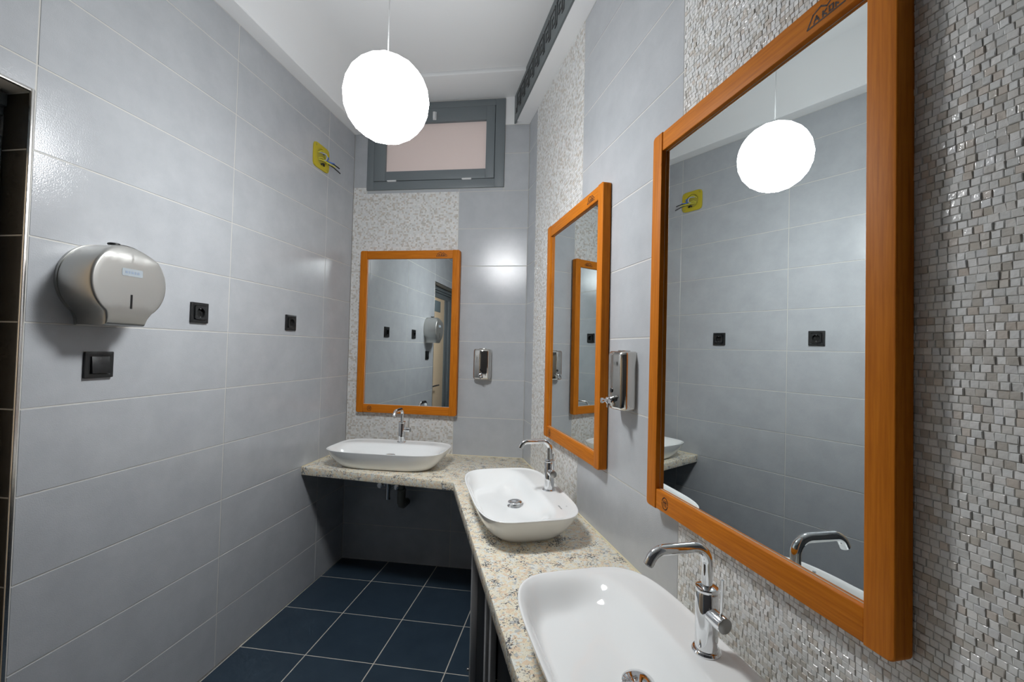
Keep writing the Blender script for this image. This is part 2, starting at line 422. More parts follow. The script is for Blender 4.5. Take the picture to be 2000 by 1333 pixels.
for ci, (par, u0, u1, z0, z1) in enumerate(mosaic_cells):
    w, h = u1 - u0 - 2 * GAP, z1 - z0 - 2 * GAP
    rows = int(round(h / CHH))
    base = MB().box(-w / 2, w / 2, 0.0004, 0.006, -h / 2, h / 2)
    key = ('b', round(w, 4), round(h, 4))
    if key not in CHIP_CACHE:
        me = base.mesh('mosaic_tile'); me.materials.append(M_CHIPBASE); CHIP_CACHE[key] = me
    bt = bpy.data.objects.new('mosaic_tile', CHIP_CACHE[key]); COL.objects.link(bt); bt.parent = par
    bt.location = ((u0 + u1) / 2, 0, (z0 + z1) / 2)
    near = par is wr and abs(u0 - 1.713) < 0.01 and 1.2 < (z0 + z1) / 2 < 1.7
    key = ('c', round(w, 4), rows, ci if near else ci % 3)
    if key not in CHIP_CACHE:
        mb = MB()
        for (a0, a1, b0, b1, d, tx, tz) in chip_layout(w, rows, ci * 17 + 3):
            zz = (z0 + z1) / 2 - h / 2 + (b0 + b1) / 2
            if near and u0 + (a0 + a1) / 2 > 2.335 and 1.26 < zz < 1.72 and SINGLE < 298:
                SINGLE += 1
                cm = MB(); cx, cz = (a0 + a1) / 2, (b0 + b1) / 2
                chip_geo(cm, a0 - cx, a1 - cx, b0 - cz, b1 - cz, d, tx, tz)
                me = cm.mesh('mosaic_chip'); me.materials.append(M_CHIP)
                co = bpy.data.objects.new('mosaic_chip', me); COL.objects.link(co); co.parent = bt
                co.location = (cx - w / 2, 0, cz - h / 2)
                continue
            chip_geo(mb, a0 - w / 2, a1 - w / 2, b0 - h / 2, b1 - h / 2, d, tx, tz)
        me = mb.mesh('mosaic_chips'); me.materials.append(M_CHIP); CHIP_CACHE[key] = me
    co = bpy.data.objects.new('mosaic_chips', CHIP_CACHE[key]); COL.objects.link(co); co.parent = bt; co['kind'] = 'stuff'

# wall behind the camera
wn = MB().box(-0.1, fpt(FR_R, RL, 0).x + 0.1, YMIN - 0.06, YMIN, 0, ZCEIL).build('wall_near', M_NEAR)
tag(wn, 'plain dark grey wall opposite the window', 'wall', kind='structure')

# ------------------------------------------------------------------ floor
FO, FS, FA = Vector((0.3371, 2.6255)), 0.3368, 0.0097
def clip(poly, nx, ny, d):
    out = []
    for i in range(len(poly)):
        p, q = poly[i], poly[(i + 1) % len(poly)]
        a, b = p[0] * nx + p[1] * ny - d, q[0] * nx + q[1] * ny - d
        if a >= 0: out.append(p)
        if (a >= 0) != (b >= 0):
            t = a / (a - b); out.append((p[0] + (q[0] - p[0]) * t, p[1] + (q[1] - p[1]) * t))
    return out
rnx, rny = math.sin(RA), -math.cos(RA); bnx, bny = math.sin(BA), -math.cos(BA)
room = [(0.0, YMIN), (fpt(FR_R, RL, 0).x, YMIN), (RCx, RCy), (LCx, LCy)]
fl = MB().prism(room, -0.06, -0.0012).build('floor', M_FGROUT)
tag(fl, 'dark navy tiled floor with pale joints', 'floor', kind='structure')
ex = Vector((math.cos(FA), math.sin(FA))); ey = Vector((-math.sin(FA), math.cos(FA)))
for i in range(-2, 9):
    for j in range(-13, 2):
        g = 0.0026
        q = [FO + ex * (i * FS + a) + ey * (j * FS + b) for a, b in ((g, g), (FS - g, g), (FS - g, FS - g), (g, FS - g))]
        q = [tuple(p) for p in q]
        for nx, ny, d in ((1, 0, 0.003), (0, 1, YMIN + 0.003), (bnx, bny, bnx * LCx + bny * LCy + 0.003), (rnx, rny, rnx * RCx + rny * RCy + 0.003)):
            if q: q = clip(q, nx, ny, d)
        if len(q) < 3: continue
        ar = abs(sum(q[k][0] * q[(k + 1) % len(q)][1] - q[(k + 1) % len(q)][0] * q[k][1] for k in range(len(q)))) / 2
        if ar < 0.0004: continue
        cx = sum(p[0] for p in q) / len(q); cyy = sum(p[1] for p in q) / len(q)
        mb = MB(); n = len(q); c = 0.997
        mb.loft([[(x - cx, y - cyy, -0.006) for x, y in q], [(x - cx, y - cyy, -0.0007) for x, y in q], [((x - cx) * c, (y - cyy) * c, 0.0) for x, y in q]], cap0=False)
        o = link('floor_tile', mb.mesh('floor_tile'), M_FLOOR, fl); o.location = (cx, cyy, 0)

# ------------------------------------------------------------------ ceiling, soffits, dark fascia
ce = MB()
BE = 2.605
ce.prism([(-0.1, YMIN), (fpt(FR_R, RL, 0).x + 0.1, YMIN), (fpt(FR_R, 0.25, -0.05).x, BE), (-0.1, BE)], ZCEIL, ZCEIL + 0.08)
ce = ce.build('ceiling', M_PLASTER)
tag(ce, 'white plastered ceiling above the globe lamp', 'ceiling', kind='structure')
t1 = MB().prism([(-0.05, BE), (1.45, BE + 0.015), (1.45, 3.0), (-0.05, 3.0)], 3.135, ZCEIL + 0.07).build('trim_1', M_PLASTER, bevel=0.003)
tag(t1, 'lower white ceiling strip above the window', 'ceiling strip', kind='structure')
prof = [(0.0, ZTOP_L), (0.084, ZTOP_L), (0.088, ZTOP_L + 0.004), (0.088, ZTOP_L + 0.06)] + [(0.088 + 0.165 * (1 - math.cos(math.radians(a))), ZTOP_L + 0.06 + (ZCEIL - 0.0005 - ZTOP_L - 0.06) * math.sin(math.radians(a))) for a in range(6, 91, 6)] + [(0.0, ZCEIL - 0.0005)]
t2 = MB().loft([[(x, YMIN, z) for x, z in prof], [(x, 2.872, z) for x, z in prof]]).build('trim_2', M_PLASTER, smooth=True, angle=40)
tag(t2, 'white plaster soffit along the wall with the sockets', 'soffit', kind='structure')
t3 = MB().box(0.0, RL, -0.090, 0.0, ZB, ZCEIL - 0.001).build('trim_3', M_PLASTER)
t3.location = (RCx, RCy, 0); t3.rotation_euler = (0, 0, RA)
tag(t3, 'white plaster soffit above the slanting wall', 'soffit', kind='structure')
t4 = MB().box(-0.035, RL, -0.100, -0.0905, ZB - 0.001, ZCEIL - 0.002).build('trim_4', M_BOARD, bevel=0.001)
t4.location = (RCx, RCy, 0); t4.rotation_euler = (0, 0, RA)
tag(t4, 'charcoal fascia board with a black meander pattern below the ceiling', 'fascia', kind='structure')
KU, KT = 0.100, 0.0085
def key_mesh():
    mb = MB(); h = 0.104
    def bar(x0, x1, z0, z1): mb.box(min(x0, x1) - KT / 2, max(x0, x1) + KT / 2, -0.1022, -0.0995, min(z0, z1) - KT / 2, max(z0, z1) + KT / 2)
    pts = [(0.0, 0.0), (0.0, h), (0.074, h), (0.074, 0.030), (0.030, 0.030), (0.030, 0.068), (0.048, 0.068)]
    for (xa, za), (xb, zb) in zip(pts, pts[1:]): bar(xa, xb, za, zb)
    bar(0.0, -0.022, 0.0, 0.0); bar(-0.022, -0.022, 0.0, 0.026)
    me = mb.mesh('meander_key'); me.materials.append(M_KEY); return me
km = key_mesh()
for k in range(14):
    o = bpy.data.objects.new('meander_key', km); COL.objects.link(o); o.parent = t4; o.location = (0.04 + k * KU, 0, 2.998)

# ------------------------------------------------------------------ window
w1 = thing('window_1', fpt(FR_B, 0, 0), BA, 'small high window with anthracite frame and rosy frosted pane', 'window', kind='structure')
mb = MB()
def frame_boxes(mb, x0, x1, z0, z1, wl_, wr_, wb_, wt_, y0, y1):
    mb.box(x0, x0 + wl_, y0, y1, z0, z1); mb.box(x1 - wr_, x1, y0, y1, z0, z1)
    mb.box(x0 + wl_, x1 - wr_, y0, y1, z0, z0 + wb_); mb.box(x0 + wl_, x1 - wr_, y0, y1, z1 - wt_, z1)
for nm, bx in (('frame_side', (WX0, 0.150)), ('frame_side', (0.998, WX1))):
    MB().box(bx[0], bx[1], -0.012, 0.05, WZ0, WZ1).build(nm, M_WINFRAME, w1, bevel=0.002)
MB().box(0.150, 0.998, -0.012, 0.05, WZ0, 2.585).build('frame_sill', M_WINFRAME, w1, bevel=0.002)
MB().box(0.150, 0.998, -0.012, 0.05, 3.079, WZ1).build('frame_head', M_WINFRAME, w1, bevel=0.002)
sx0, sx1, sz0, sz1 = 0.1525, 0.9955, 2.5875, 3.0765
MB().box(sx0, 0.234, -0.016, 0.04, sz0, sz1).build('sash_stile', M_WINFRAME, w1, bevel=0.002)
MB().box(0.937, sx1, -0.016, 0.04, sz0, sz1).build('sash_stile', M_WINFRAME, w1, bevel=0.002)
MB().box(0.234, 0.937, -0.016, 0.04, sz0, 2.652).build('sash_rail', M_WINFRAME, w1, bevel=0.002)
MB().box(0.234, 0.937, -0.016, 0.04, 2.982, sz1).build('sash_rail', M_WINFRAME, w1, bevel=0.002)
MB().box(0.230, 0.941, 0.006, 0.012, 2.648, 2.986).build('pane', M_PANE, w1)
MB().box(0.145, 1.003, 0.025, 0.05, 2.58, 3.085).build('rebate_seal', M_VOID, w1)
for x in (0.252, 0.778):
    mb = MB(); mb.tube([(x, -0.017, 2.586), (x + 0.065, -0.017, 2.586)], 0.005, 10); mb.box(x + 0.004, x + 0.061, -0.0165, -0.012, 2.580, 2.592)
    mb.build('hinge', M_WHITEPL, w1, smooth=True)
mb = MB(); mb.box(0.566, 0.590, -0.022, -0.014, 2.995, 3.050); mb.box(0.570, 0.586, -0.036, -0.020, 3.000, 3.045)
mb.build('window_handle', M_WHITEPL, w1, bevel=0.002)

# ------------------------------------------------------------------ doorway in the wall with the sockets
jb = MB().box(-0.14, -0.001, YOP1 + 0.004, YOP1 + 0.05, 0, ZOP + 0.05)
jb.box(-0.14, -0.001, YOP0, YOP1 + 0.004, ZOP + 0.004, ZOP + 0.05)
jb.box(-0.14, -0.001, YOP0 - 0.05, YOP0 - 0.004, 0, ZOP + 0.05)
jo = jb.build('trim_5', M_GROUT); tag(jo, 'grey tiled reveal around the doorway', 'reveal', kind='structure')
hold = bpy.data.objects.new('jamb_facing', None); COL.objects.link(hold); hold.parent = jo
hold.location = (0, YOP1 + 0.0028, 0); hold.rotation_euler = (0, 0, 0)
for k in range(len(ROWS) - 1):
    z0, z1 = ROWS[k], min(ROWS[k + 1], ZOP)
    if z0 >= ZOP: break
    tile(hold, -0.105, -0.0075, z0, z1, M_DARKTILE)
tr = MB()
tr.box(-0.008, 0.0015, YOP1 - 0.002, YOP1 + 0.0075, 0, ZOP + 0.0075); tr.box(-0.008, 0.0015, YOP0, YOP1 - 0.002, ZOP - 0.002, ZOP + 0.0075)
tr = tr.build('trim_6', M_ALU, bevel=0.002, seg=3); tag(tr, 'shiny metal corner profile around the doorway', 'edge trim', kind='structure')
d1 = thing('door_1', (-0.10, 0, 0), PI / 2, 'beige door in a dark grey metal frame, seen in the far mirror', 'door', kind='structure')
# local x = room y, local -y = into the room
MB().box(0.985, YOP1 + 0.002, 0.0, 0.05, 0, 2.045).build('frame_post', M_WINFRAME, d1, bevel=0.004)
mb = MB(); mb.box(0.10, 0.20, -0.005, 0.05, 0, 2.045); mb.box(0.20, 0.32, 0.010, 0.05, 0, 2.045); mb.build('frame_post', M_WINFRAME, d1, bevel=0.004)
mb = MB(); mb.box(YOP0, YOP1 + 0.002, 0.012, 0.05, 2.045, 2.10); mb.box(YOP0, YOP1 + 0.002, 0.0, 0.05, 2.102, 2.125); mb.box(YOP0, YOP1 + 0.002, -0.012, 0.05, 2.128, 2.166)
mb.build('frame_head', M_WINFRAME, d1, bevel=0.003)
MB().box(0.322, 0.984, 0.022, 0.048, 0.006, 2.043).build('door_leaf', M_BEIGE, d1, bevel=0.002)
MB().box(YOP0 + 0.002, 0.098, 0.022, 0.048, 0.006, 2.043).build('door_leaf', M_BEIGE, d1, bevel=0.002)
MB().box(0.49, 0.715, 0.016, 0.024, 1.877, 2.008).build('vent_plate', M_BLUEGREY, d1, bevel=0.002)
mb = MB(); mb.lathe([(0.024, 0), (0.024, -0.008)], (0.93, 0.022, 1.01), 'Y', 20); mb.tube([(0.93, 0.016, 1.01), (0.93, -0.035, 1.01), (0.92, -0.042, 1.01), (0.66, -0.042, 1.01)], 0.009, 10)
mb.build('door_handle', M_ALU, d1, smooth=True)

# ------------------------------------------------------------------ worktop
mb = MB()
inner = None
f0 = Vector((0.0, 2.387)); f1 = Vector((0.907, 2.300))
p0 = fpt(FR_R, 0.43, 0.493); dirr = Vector((RDX, RDY))
# intersection of the two front edges
dd = f1 - f0; den = dd.x * dirr.y - dd.y * dirr.x
tt = ((p0.x - f0.x) * dirr.y - (p0.y - f0.y) * dirr.x) / den; ic = f0 + dd * tt
TE = 3.30
e1, e2 = fpt(FR_R, TE, 0.493), fpt(FR_R, TE, 0.002)
cp = [(0.002, f0.y), (ic.x, ic.y), (e1.x, e1.y), (e2.x, e2.y), (RCx - 0.002, RCy - 0.003), (0.002, LCy - 0.002)]
wt = MB().prism(cp, ZC - 0.046, ZC).build('worktop', M_GRANITE, bevel=0.003)
tag(wt, 'speckled beige granite worktop running along two walls under the basins', 'worktop')
mb = MB()
mb.box(0.003, BLEN - 0.003, -0.0055, -0.0005, ZC - 0.001, ZC + 0.0035)
s_ = mb.build('sealant', M_SEAL, wt); s_.location = (LCx, LCy, 0); s_.rotation_euler = (0, 0, BA)
s_ = MB().box(0.003, TE, -0.0055, -0.0005, ZC - 0.001, ZC + 0.0035).build('sealant', M_SEAL, wt); s_.location = (RCx, RCy, 0); s_.rotation_euler = (0, 0, RA)
MB().box(0.0008, 0.0045, f0.y, LCy - 0.004, ZC - 0.03, ZC + 0.0035).build('sealant', M_SEAL, wt)

# cupboard under the worktop on the slanting side
cb = thing('cupboard', fpt(FR_R, 0, 0), RA, 'black panelled cupboard with grey metal posts under the granite worktop', 'cupboard')
def post(u0, u1, n0, n1): MB().box(u0, u1, -n1, -n0, 0.001, ZC - 0.047).build('post', M_CABGREY, cb, bevel=0.0025)
post(0.872, 0.902, 0.420, 0.450); post(1.232, 1.262, 0.432, 0.452); post(1.315, 1.345, 0.430, 0.450)
post(1.95, 1.98, 0.420, 0.450); post(2.6, 2.63, 0.42, 0.45)
for (a, b) in ((0.903, 1.231), (1.346, 1.949), (1.981, 2.599)):
    MB().box(a, b, -0.425, -0.412, 0.02, ZC - 0.05).build('panel', M_CABBLACK, cb, bevel=0.002)
MB().box(0.874, 0.900, -0.418, -0.02, 0.02, ZC - 0.05).build('end_panel', M_CABBLACK, cb, bevel=0.002)
mb = MB().lathe([(0.004, 0), (0.008, -0.004), (0.008, -0.010), (0.003, -0.013)], (0.887, -0.45, 0.07), 'Y', 14); mb.build('knob', M_ALU, cb, smooth=True)

# ------------------------------------------------------------------ basins
BW_, BD_, BH_ = 0.353, 0.198, 0.106
def se_pt(a, ax, by, n=4.2):
    c, s = math.cos(a), math.sin(a)
    r = (abs(c / 1) ** n + abs(s / 1) ** n) ** (-1 / n)
    return (ax * r * c, by * r * s)
def sstep(a, b, x):
    t = max(0, min(1, (x - a) / (b - a))); return t * t * (3 - 2 * t)
def basin(name, fr, u, n, label):
    (ox, oy), a = fr
    t = thing(name, fpt(fr, u, n, ZC + 0.0006), a, label, 'basin', 'white vessel basins on the granite worktop')
    SEG = 112
    ang = []
    for i in range(SEG): ang.append(2 * PI * i / SEG + 0.5 * 0)
    rings = []
    for (sx, sy, z, ne) in ((0.66, 0.58, 0.0, 3.2), (0.752, 0.67, 0.0, 3.4), (0.785, 0.715, 0.004, 3.5), (0.850, 0.805, 0.024, 3.7), (0.912, 0.888, 0.050, 3.9), (0.967, 0.955, 0.078, 4.1), (0.990, 0.985, 0.097, 4.2), (0.998, 0.997, 0.1035, 4.2), (1.0, 1.0, 0.1055, 4.2), (0.997, 0.995, 0.1068, 4.2), (0.988, 0.980, 0.1070, 4.2), (0.978, 0.962, 0.1058, 4.2)):
        rings.append([(*se_pt(q, BW_ * sx, BD_ * sy, ne), z) for q in ang])
    A_, B_, Y0 = BW_ * 0.972, BD_ * 0.74, -BD_ * 0.215
    def zin(x, y):
        yy = y - Y0
        r = (abs(x / A_) ** 4.2 + abs(yy / (B_ if yy > 0 else BD_ * 0.952 + Y0)) ** 4.2) ** (1 / 4.2)
        steep = 1 - sstep(0.74, 1.0, r)
        soft = 1 - sstep(0.34, 1.0, r)
        w = max(0, min(1, yy / B_)) if yy > 0 else 0
        return 0.1035 - (0.057 * (steep * (1 - w) + soft * w) + 0.010 * (1 - min(1, r)))
    for k in range(1, 33):
        s = 0.972 * (1 - k / 33.0)
        ring = []
        for q in ang:
            x, y = se_pt(q, BW_ * s, BD_ * (s - 0.012 * s), 4.2 - 1.6 * (k / 33.0))
            ring.append((x, y, zin(x, y)))
        rings.append(ring)
    MB().loft(rings).build('bowl', M_CERAMIC, t, smooth=True, angle=60)
    zd = zin(0, 0)
    dr = MB().lathe([(0.0335, -0.004), (0.0335, 0.0015), (0.030, 0.003), (0.022, 0.003), (0.018, -0.003)], (0, 0, zd), 'Z', 40).build('drain', M_CHROME, t, smooth=True)
    MB().lathe([(0.010, 0.0), (0.010, 0.012), (0.026, 0.014), (0.0315, 0.016), (0.032, 0.018), (0.0275, 0.022), (0.016, 0.0245), (0.003, 0.0252)], (0, 0, zd), 'Z', 40).build('drain_cap', M_CHROME, dr, smooth=True)
    mk = MB()   # small printed marks on the rim ledge
    for (x0, x1, y0, y1) in ((0.205, 0.228, 0.120, 0.126), (0.232, 0.246, 0.120, 0.125), (0.216, 0.222, 0.150, 0.154)):
        mk.add([(x, y, zin(x, y) + 0.0006) for x, y in ((x0, y0), (x1, y0), (x1, y1), (x0, y1))], [(0, 1, 2, 3)])
    mo = mk.build('printed_mark', M_INK, t); mo['kind'] = 'stuff'
    return t

def faucet(name, fr, u, n, label, z):
    t = thing(name, fpt(fr, u, n, z), fr[1], label, 'faucet', 'chrome mixer taps on the basins')
    MB().lathe([(0.0285, 0), (0.0285, 0.004), (0.026, 0.0075), (0.0225, 0.0085)], seg=40).build('base_flange', M_CHROME, t, smooth=True)
    MB().lathe([(0.0222, 0.007), (0.0222, 0.118), (0.0205, 0.122)], seg=40).build('body', M_CHROME, t, smooth=True)
    MB().lathe([(0.0175, 0.120), (0.0215, 0.123), (0.0225, 0.127), (0.0215, 0.131), (0.013, 0.134)], seg=40).build('collar', M_CHROME, t, smooth=True)
    path = [(0, 0, 0.130), (0, 0, 0.165)]
    R = 0.034; zt = 0.178
    for i in range(0, 13):
        a = math.radians(90 * i / 12); path.append((0, -R + R * math.cos(a), zt + R * math.sin(a)))
    ye = -0.100
    path.append((0, ye * 0.6, zt + R)); path.append((0, ye, zt + R))
    R2 = 0.032
    for i in range(1, 11):
        a = math.radians(62 * i / 10); path.append((0, ye - R2 * math.sin(a), zt + R - R2 + R2 * math.cos(a)))
    e = Vector(path[-1]); dv = Vector((0, -math.cos(math.radians(62)), -math.sin(math.radians(62)))); path.append(tuple(e + dv * 0.010))
    sp = MB().tube(path, 0.0108, 20, caps=True).build('spout', M_CHROME, t, smooth=True)
    MB().tube([tuple(e + dv * 0.0098), tuple(e + dv * 0.0125)], 0.0082, 18).build('aerator', M_WHITEPL, sp, smooth=True)
    hd = MB().lathe([(0.0155, 0.008), (0.0155, 0.053), (0.0150, 0.0545)], (0, 0, 0.082), 'X', 32).build('handle', M_CHROME, t, smooth=True)
    MB().lathe([(0.0146, 0.0540), (0.0146, 0.0552), (0.0140, 0.0556)], (0, 0, 0.082), 'X', 32).build('end_disc', M_BRUSHED, hd, smooth=True)
    MB().tube([(0.043, 0, 0.094), (0.044, 0, 0.110), (0.046, 0, 0.166)], [0.0026, 0.0028, 0.0032], 12).build('lever', M_CHROME, hd, smooth=True)
    return t

B1, B2, B3 = (0.462, 0.325), (0.953, 0.280), (2.004, 0.280)
basin('washbasin', FR_B, B1[0], B1[1], 'white vessel basin on the worktop below the window')
basin('washbasin', FR_R, B2[0], B2[1], 'white vessel basin in front of the middle mirror')
basin('washbasin', FR_R, B3[0], B3[1], 'white vessel basin nearest, cut off by the bottom edge of the photo')
DZ = ZC + 0.1028
faucet('faucet', FR_B, B1[0] + 0.010, B1[1] - 0.150, 'chrome mixer tap on the basin below the window', DZ)
faucet('faucet', FR_R, B2[0] + 0.014, B2[1] - 0.146, 'chrome mixer tap on the middle basin', DZ)
faucet('faucet', FR_R, B3[0] + 0.010, B3[1] - 0.146, 'chrome mixer tap on the nearest basin', DZ)

# ------------------------------------------------------------------ plumbing under the far basin
pt = thing('bottle_trap', fpt(FR_B, 0.360, 0.10, 0.45), BA, 'slim chrome drain tube hanging under the worktop', 'drain')
MB().lathe([(0.010, 0.0), (0.0155, 0.003), (0.0155, 0.235)], seg=24).build('tail_tube', M_CHROME, pt, smooth=True)
MB().tube([(0, 0.0, 0.06), (0, 0.097, 0.06)], 0.011, 16).build('outlet', M_CHROME, pt, smooth=True)
def valve(u, z, label, kn):
    t = thing('angle_valve', fpt(FR_B, u, 0.0, z), BA, label, 'valve', 'chrome valves under the far basin')
    MB().lathe([(0.026, 0), (0.026, -0.004), (0.012, -0.008), (0.012, -0.055)], axis='Y', seg=22).build('body', M_CHROME, t, smooth=True)
    MB().lathe([(0.013, 0), (0.020, -0.003), (0.022, -0.015), (0.018, -0.026), (0.005, -0.028)], (0, -0.055, 0), 'Y', 10).build('knob', M_CHROME, t, smooth=True)
    MB().tube([(0, -0.035, 0.0), (0, -0.035, 0.06), (kn, -0.06, ZC - 0.047 - z)], 0.007, 12).build('hose', M_STEEL, t, smooth=True)
valve(0.292, 0.530, 'chrome angle valve beside the slim drain tube, nearest the socket wall', 0.01)
valve(0.408, 0.525, 'chrome angle valve between the drain tube and the grey pipe', -0.01)
pp = thing('waste_pipe', fpt(FR_B, 0.452, 0.10, 0.40), BA, 'grey plastic waste pipe with a wider socket under the worktop', 'pipe')
MB().lathe([(0.021, 0.115), (0.021, 0.285)], seg=24).build('upper_pipe', M_PVC, pp, smooth=True)
MB().lathe([(0.024, 0.03), (0.0265, 0.034), (0.0265, 0.112), (0.029, 0.114), (0.029, 0.124), (0.022, 0.126)], seg=24).build('socket_piece', M_PVC, pp, smooth=True)
MB().tube([(0, 0, 0.05), (0, 0.006, 0.022), (0, 0.03, 0.012), (0, 0.098, 0.012)], 0.0235, 18).build('elbow', M_PVC, pp, smooth=True)
sv = thing('stop_tap', fpt(FR_B, 0.655, 0.0, 0.52), BA, 'small dark tube with a chrome tip below the worktop corner', 'valve')
MB().tube([(0, -0.03, 0.0), (0, -0.03, 0.172)], 0.0075, 12).build('tube', M_BLACK, sv, smooth=True)
MB().lathe([(0.014, 0), (0.014, -0.004), (0.009, -0.006), (0.009, -0.040)], (-0.004, 0, 0.0), 'Y', 16).build('tip', M_CHROME, sv, smooth=True)

# ------------------------------------------------------------------ mirrors
def mirror(fr, u0, yaw, rotx, n0, label):
    WM, HM, ZM = 0.700, 1.100, 1.000
    t = thing('wall_mirror', fpt(fr, u0 + WM / 2, n0, ZM), fr[1] + yaw, label, 'mirror', 'wood framed mirrors over the basins', rotx=rotx)
    h = WM / 2; sw, rh = 0.048, 0.056
    def wood(name, poly, y0, y1, along_z):
        bm = bmesh.new()
        f = bm.faces.new([bm.verts.new((x, y0, z)) for x, z in poly])
        r = bmesh.ops.extrude_face_region(bm, geom=[f]); bmesh.ops.translate(bm, verts=[v for v in r['geom'] if isinstance(v, bmesh.types.BMVert)], vec=(0, y1 - y0, 0))
        bmesh.ops.recalc_face_normals(bm, faces=bm.faces[:])
        ed = [e for e in bm.edges if len(e.link_faces) == 2 and e.calc_face_angle(0) > 1.2 and all(abs(v.co.y - y1) < 1e-5 for v in e.verts)]
        bmesh.ops.bevel(bm, geom=ed, offset=0.0028, segments=3, affect='EDGES', profile=0.5)
        uvl = bm.loops.layers.uv.new('UVMap'); off = random.random() * 5
        for fc in bm.faces:
            for lp in fc.loops:
                c = lp.vert.co
                lp[uvl].uv = ((c.z + off, c.x + c.y * 0.7 + off) if along_z else (c.x + off, c.z + c.y * 0.7 + off))
        me = bpy.data.meshes.new(name); bm.to_mesh(me); bm.free()
        return link(name, me, M_WOOD, t, True, 40)
    r = 0.012
    wood('stile', [(-h + sw, 0), (-h + sw, HM)] + arc(-h + r, HM - r, r, 90, 180, 5) + arc(-h + r, r, r, 180, 270, 5), 0.0, -0.033, True)
    wood('stile', [(h - sw, HM), (h - sw, 0)] + arc(h - r, r, r, 270, 360, 5) + arc(h - r, HM - r, r, 0, 90, 5), 0.0, -0.033, True)
    wood('rail', [(-h + sw, 0.001), (h - sw, 0.001), (h - sw, rh), (-h + sw, rh)], 0.0, -0.0305, False)
    rt = wood('rail', [(-h + sw, HM - rh), (h - sw, HM - rh), (h - sw, HM - 0.001), (-h + sw, HM - 0.001)], 0.0, -0.0305, False)
    x0, x1, z0, z1 = -h + sw - 0.004, h - sw + 0.004, rh - 0.004, HM - rh + 0.004
    MB().box(x0, x1, -0.0185, -0.003, z0, z1).build('glass_edge', M_EDGE, t)
    q = 0.0062
    MB().add([(x0 + q, -0.0190, z0 + q), (x1 - q, -0.0190, z0 + q), (x1 - q, -0.0190, z1 - q), (x0 + q, -0.0190, z1 - q)], [(0, 1, 2, 3)]).build('mirror_glass', M_MIRROR, t)
    # burnt roof mark on the top rail, round mark on the bottom rail
    mk = MB(); y = -0.0309
    def stroke(x0, z0, x1, z1, w=0.0028):
        d = Vector((x1 - x0, z1 - z0)).normalized() * w / 2; p = Vector((-d.y, d.x))
        c = [(x0 - d.x + p.x, z0 - d.y + p.y), (x1 + d.x + p.x, z1 + d.y + p.y), (x1 + d.x - p.x, z1 + d.y - p.y), (x0 - d.x - p.x, z0 - d.y - p.y)]
        mk.add([(a, y, b) for a, b in c], [(0, 1, 2, 3)])
    bx, bz = h - 0.125, HM - 0.042
    for (a, b, c, d) in ((-0.036, 0.0, 0.038, 0.0), (-0.036, 0.0, -0.024, 0.020), (-0.024, 0.020, -0.008, 0.026), (-0.008, 0.026, 0.004, 0.018), (0.004, 0.018, 0.012, 0.023), (0.012, 0.023, 0.038, 0.006),
                         (-0.022, 0.004, -0.017, 0.014), (-0.017, 0.014, -0.012, 0.004), (-0.020, 0.008, -0.014, 0.008),
                         (-0.004, 0.004, -0.004, 0.013), (-0.004, 0.009, 0.003, 0.013), (-0.004, 0.009, 0.003, 0.004),
                         (0.009, 0.004, 0.009, 0.013), (0.016, 0.004, 0.016, 0.013), (0.009, 0.013, 0.016, 0.013), (0.009, 0.004, 0.016, 0.004),
                         (0.021, 0.004, 0.021, 0.010), (0.021, 0.010, 0.026, 0.006)):
        stroke(bx + a, bz + b, bx + c, bz + d, 0.0029)
    mk.build('roof_mark', M_STAMP, t)
    mk = MB(); cx, cz = -h + 0.095, 0.028
    for k in range(20):
        a, b = 2 * PI * k / 20, 2 * PI * (k + 1) / 20
        if k % 5 == 4: continue
        stroke(cx + 0.014 * math.cos(a), cz + 0.016 * math.sin(a), cx + 0.014 * math.cos(b), cz + 0.016 * math.sin(b), 0.003)
    for k in (-0.005, 0.001, 0.006): stroke(cx + k, cz - 0.008, cx + k, cz + 0.008, 0.0022)
    stroke(cx - 0.008, cz + 0.003, cx + 0.008, cz + 0.003, 0.0022)
    mk.build('round_mark', M_STAMP, t)
    return t
mirror(FR_B, 0.086, -0.016, 0.0, 0.0085, 'wood framed mirror on the far wall below the window')
mirror(FR_R, 0.557, 0.0, 0.0, 0.0035, 'wood framed mirror between the corner and the steel soap dispenser')
mirror(FR_R, 1.607, -0.0015, -0.0060, 0.0060, 'large near wood framed mirror reflecting the globe lamp')

# ------------------------------------------------------------------ globe lamp
lp = thing('pendant_lamp', LAMP_POS, 0, 'glowing white globe lamp hanging from the ceiling on a thin cord', 'lamp')
bm = bmesh.new(); bmesh.ops.create_icosphere(bm, subdivisions=3, radius=LAMP_R)
me = bpy.data.meshes.new('globe'); bm.to_mesh(me); bm.free(); link('globe', me, M_LAMP, lp, True, 180)
MB().lathe([(0.020, LAMP_R - 0.004), (0.020, LAMP_R + 0.006), (0.008, LAMP_R + 0.012), (0.004, LAMP_R + 0.02)], seg=20).build('cap', M_WHITEPL, lp, smooth=True)
MB().tube([(0, 0, LAMP_R + 0.01), (0, 0, ZCEIL - LAMP_POS[2] - 0.02)], 0.0022, 10).build('cord', M_WHITEPL, lp, smooth=True)
MB().lathe([(0.045, ZCEIL - LAMP_POS[2] - 0.001), (0.045, ZCEIL - LAMP_POS[2] - 0.02), (0.012, ZCEIL - LAMP_POS[2] - 0.028)], seg=24).build('ceiling_rose', M_WHITEPL, lp, smooth=True)

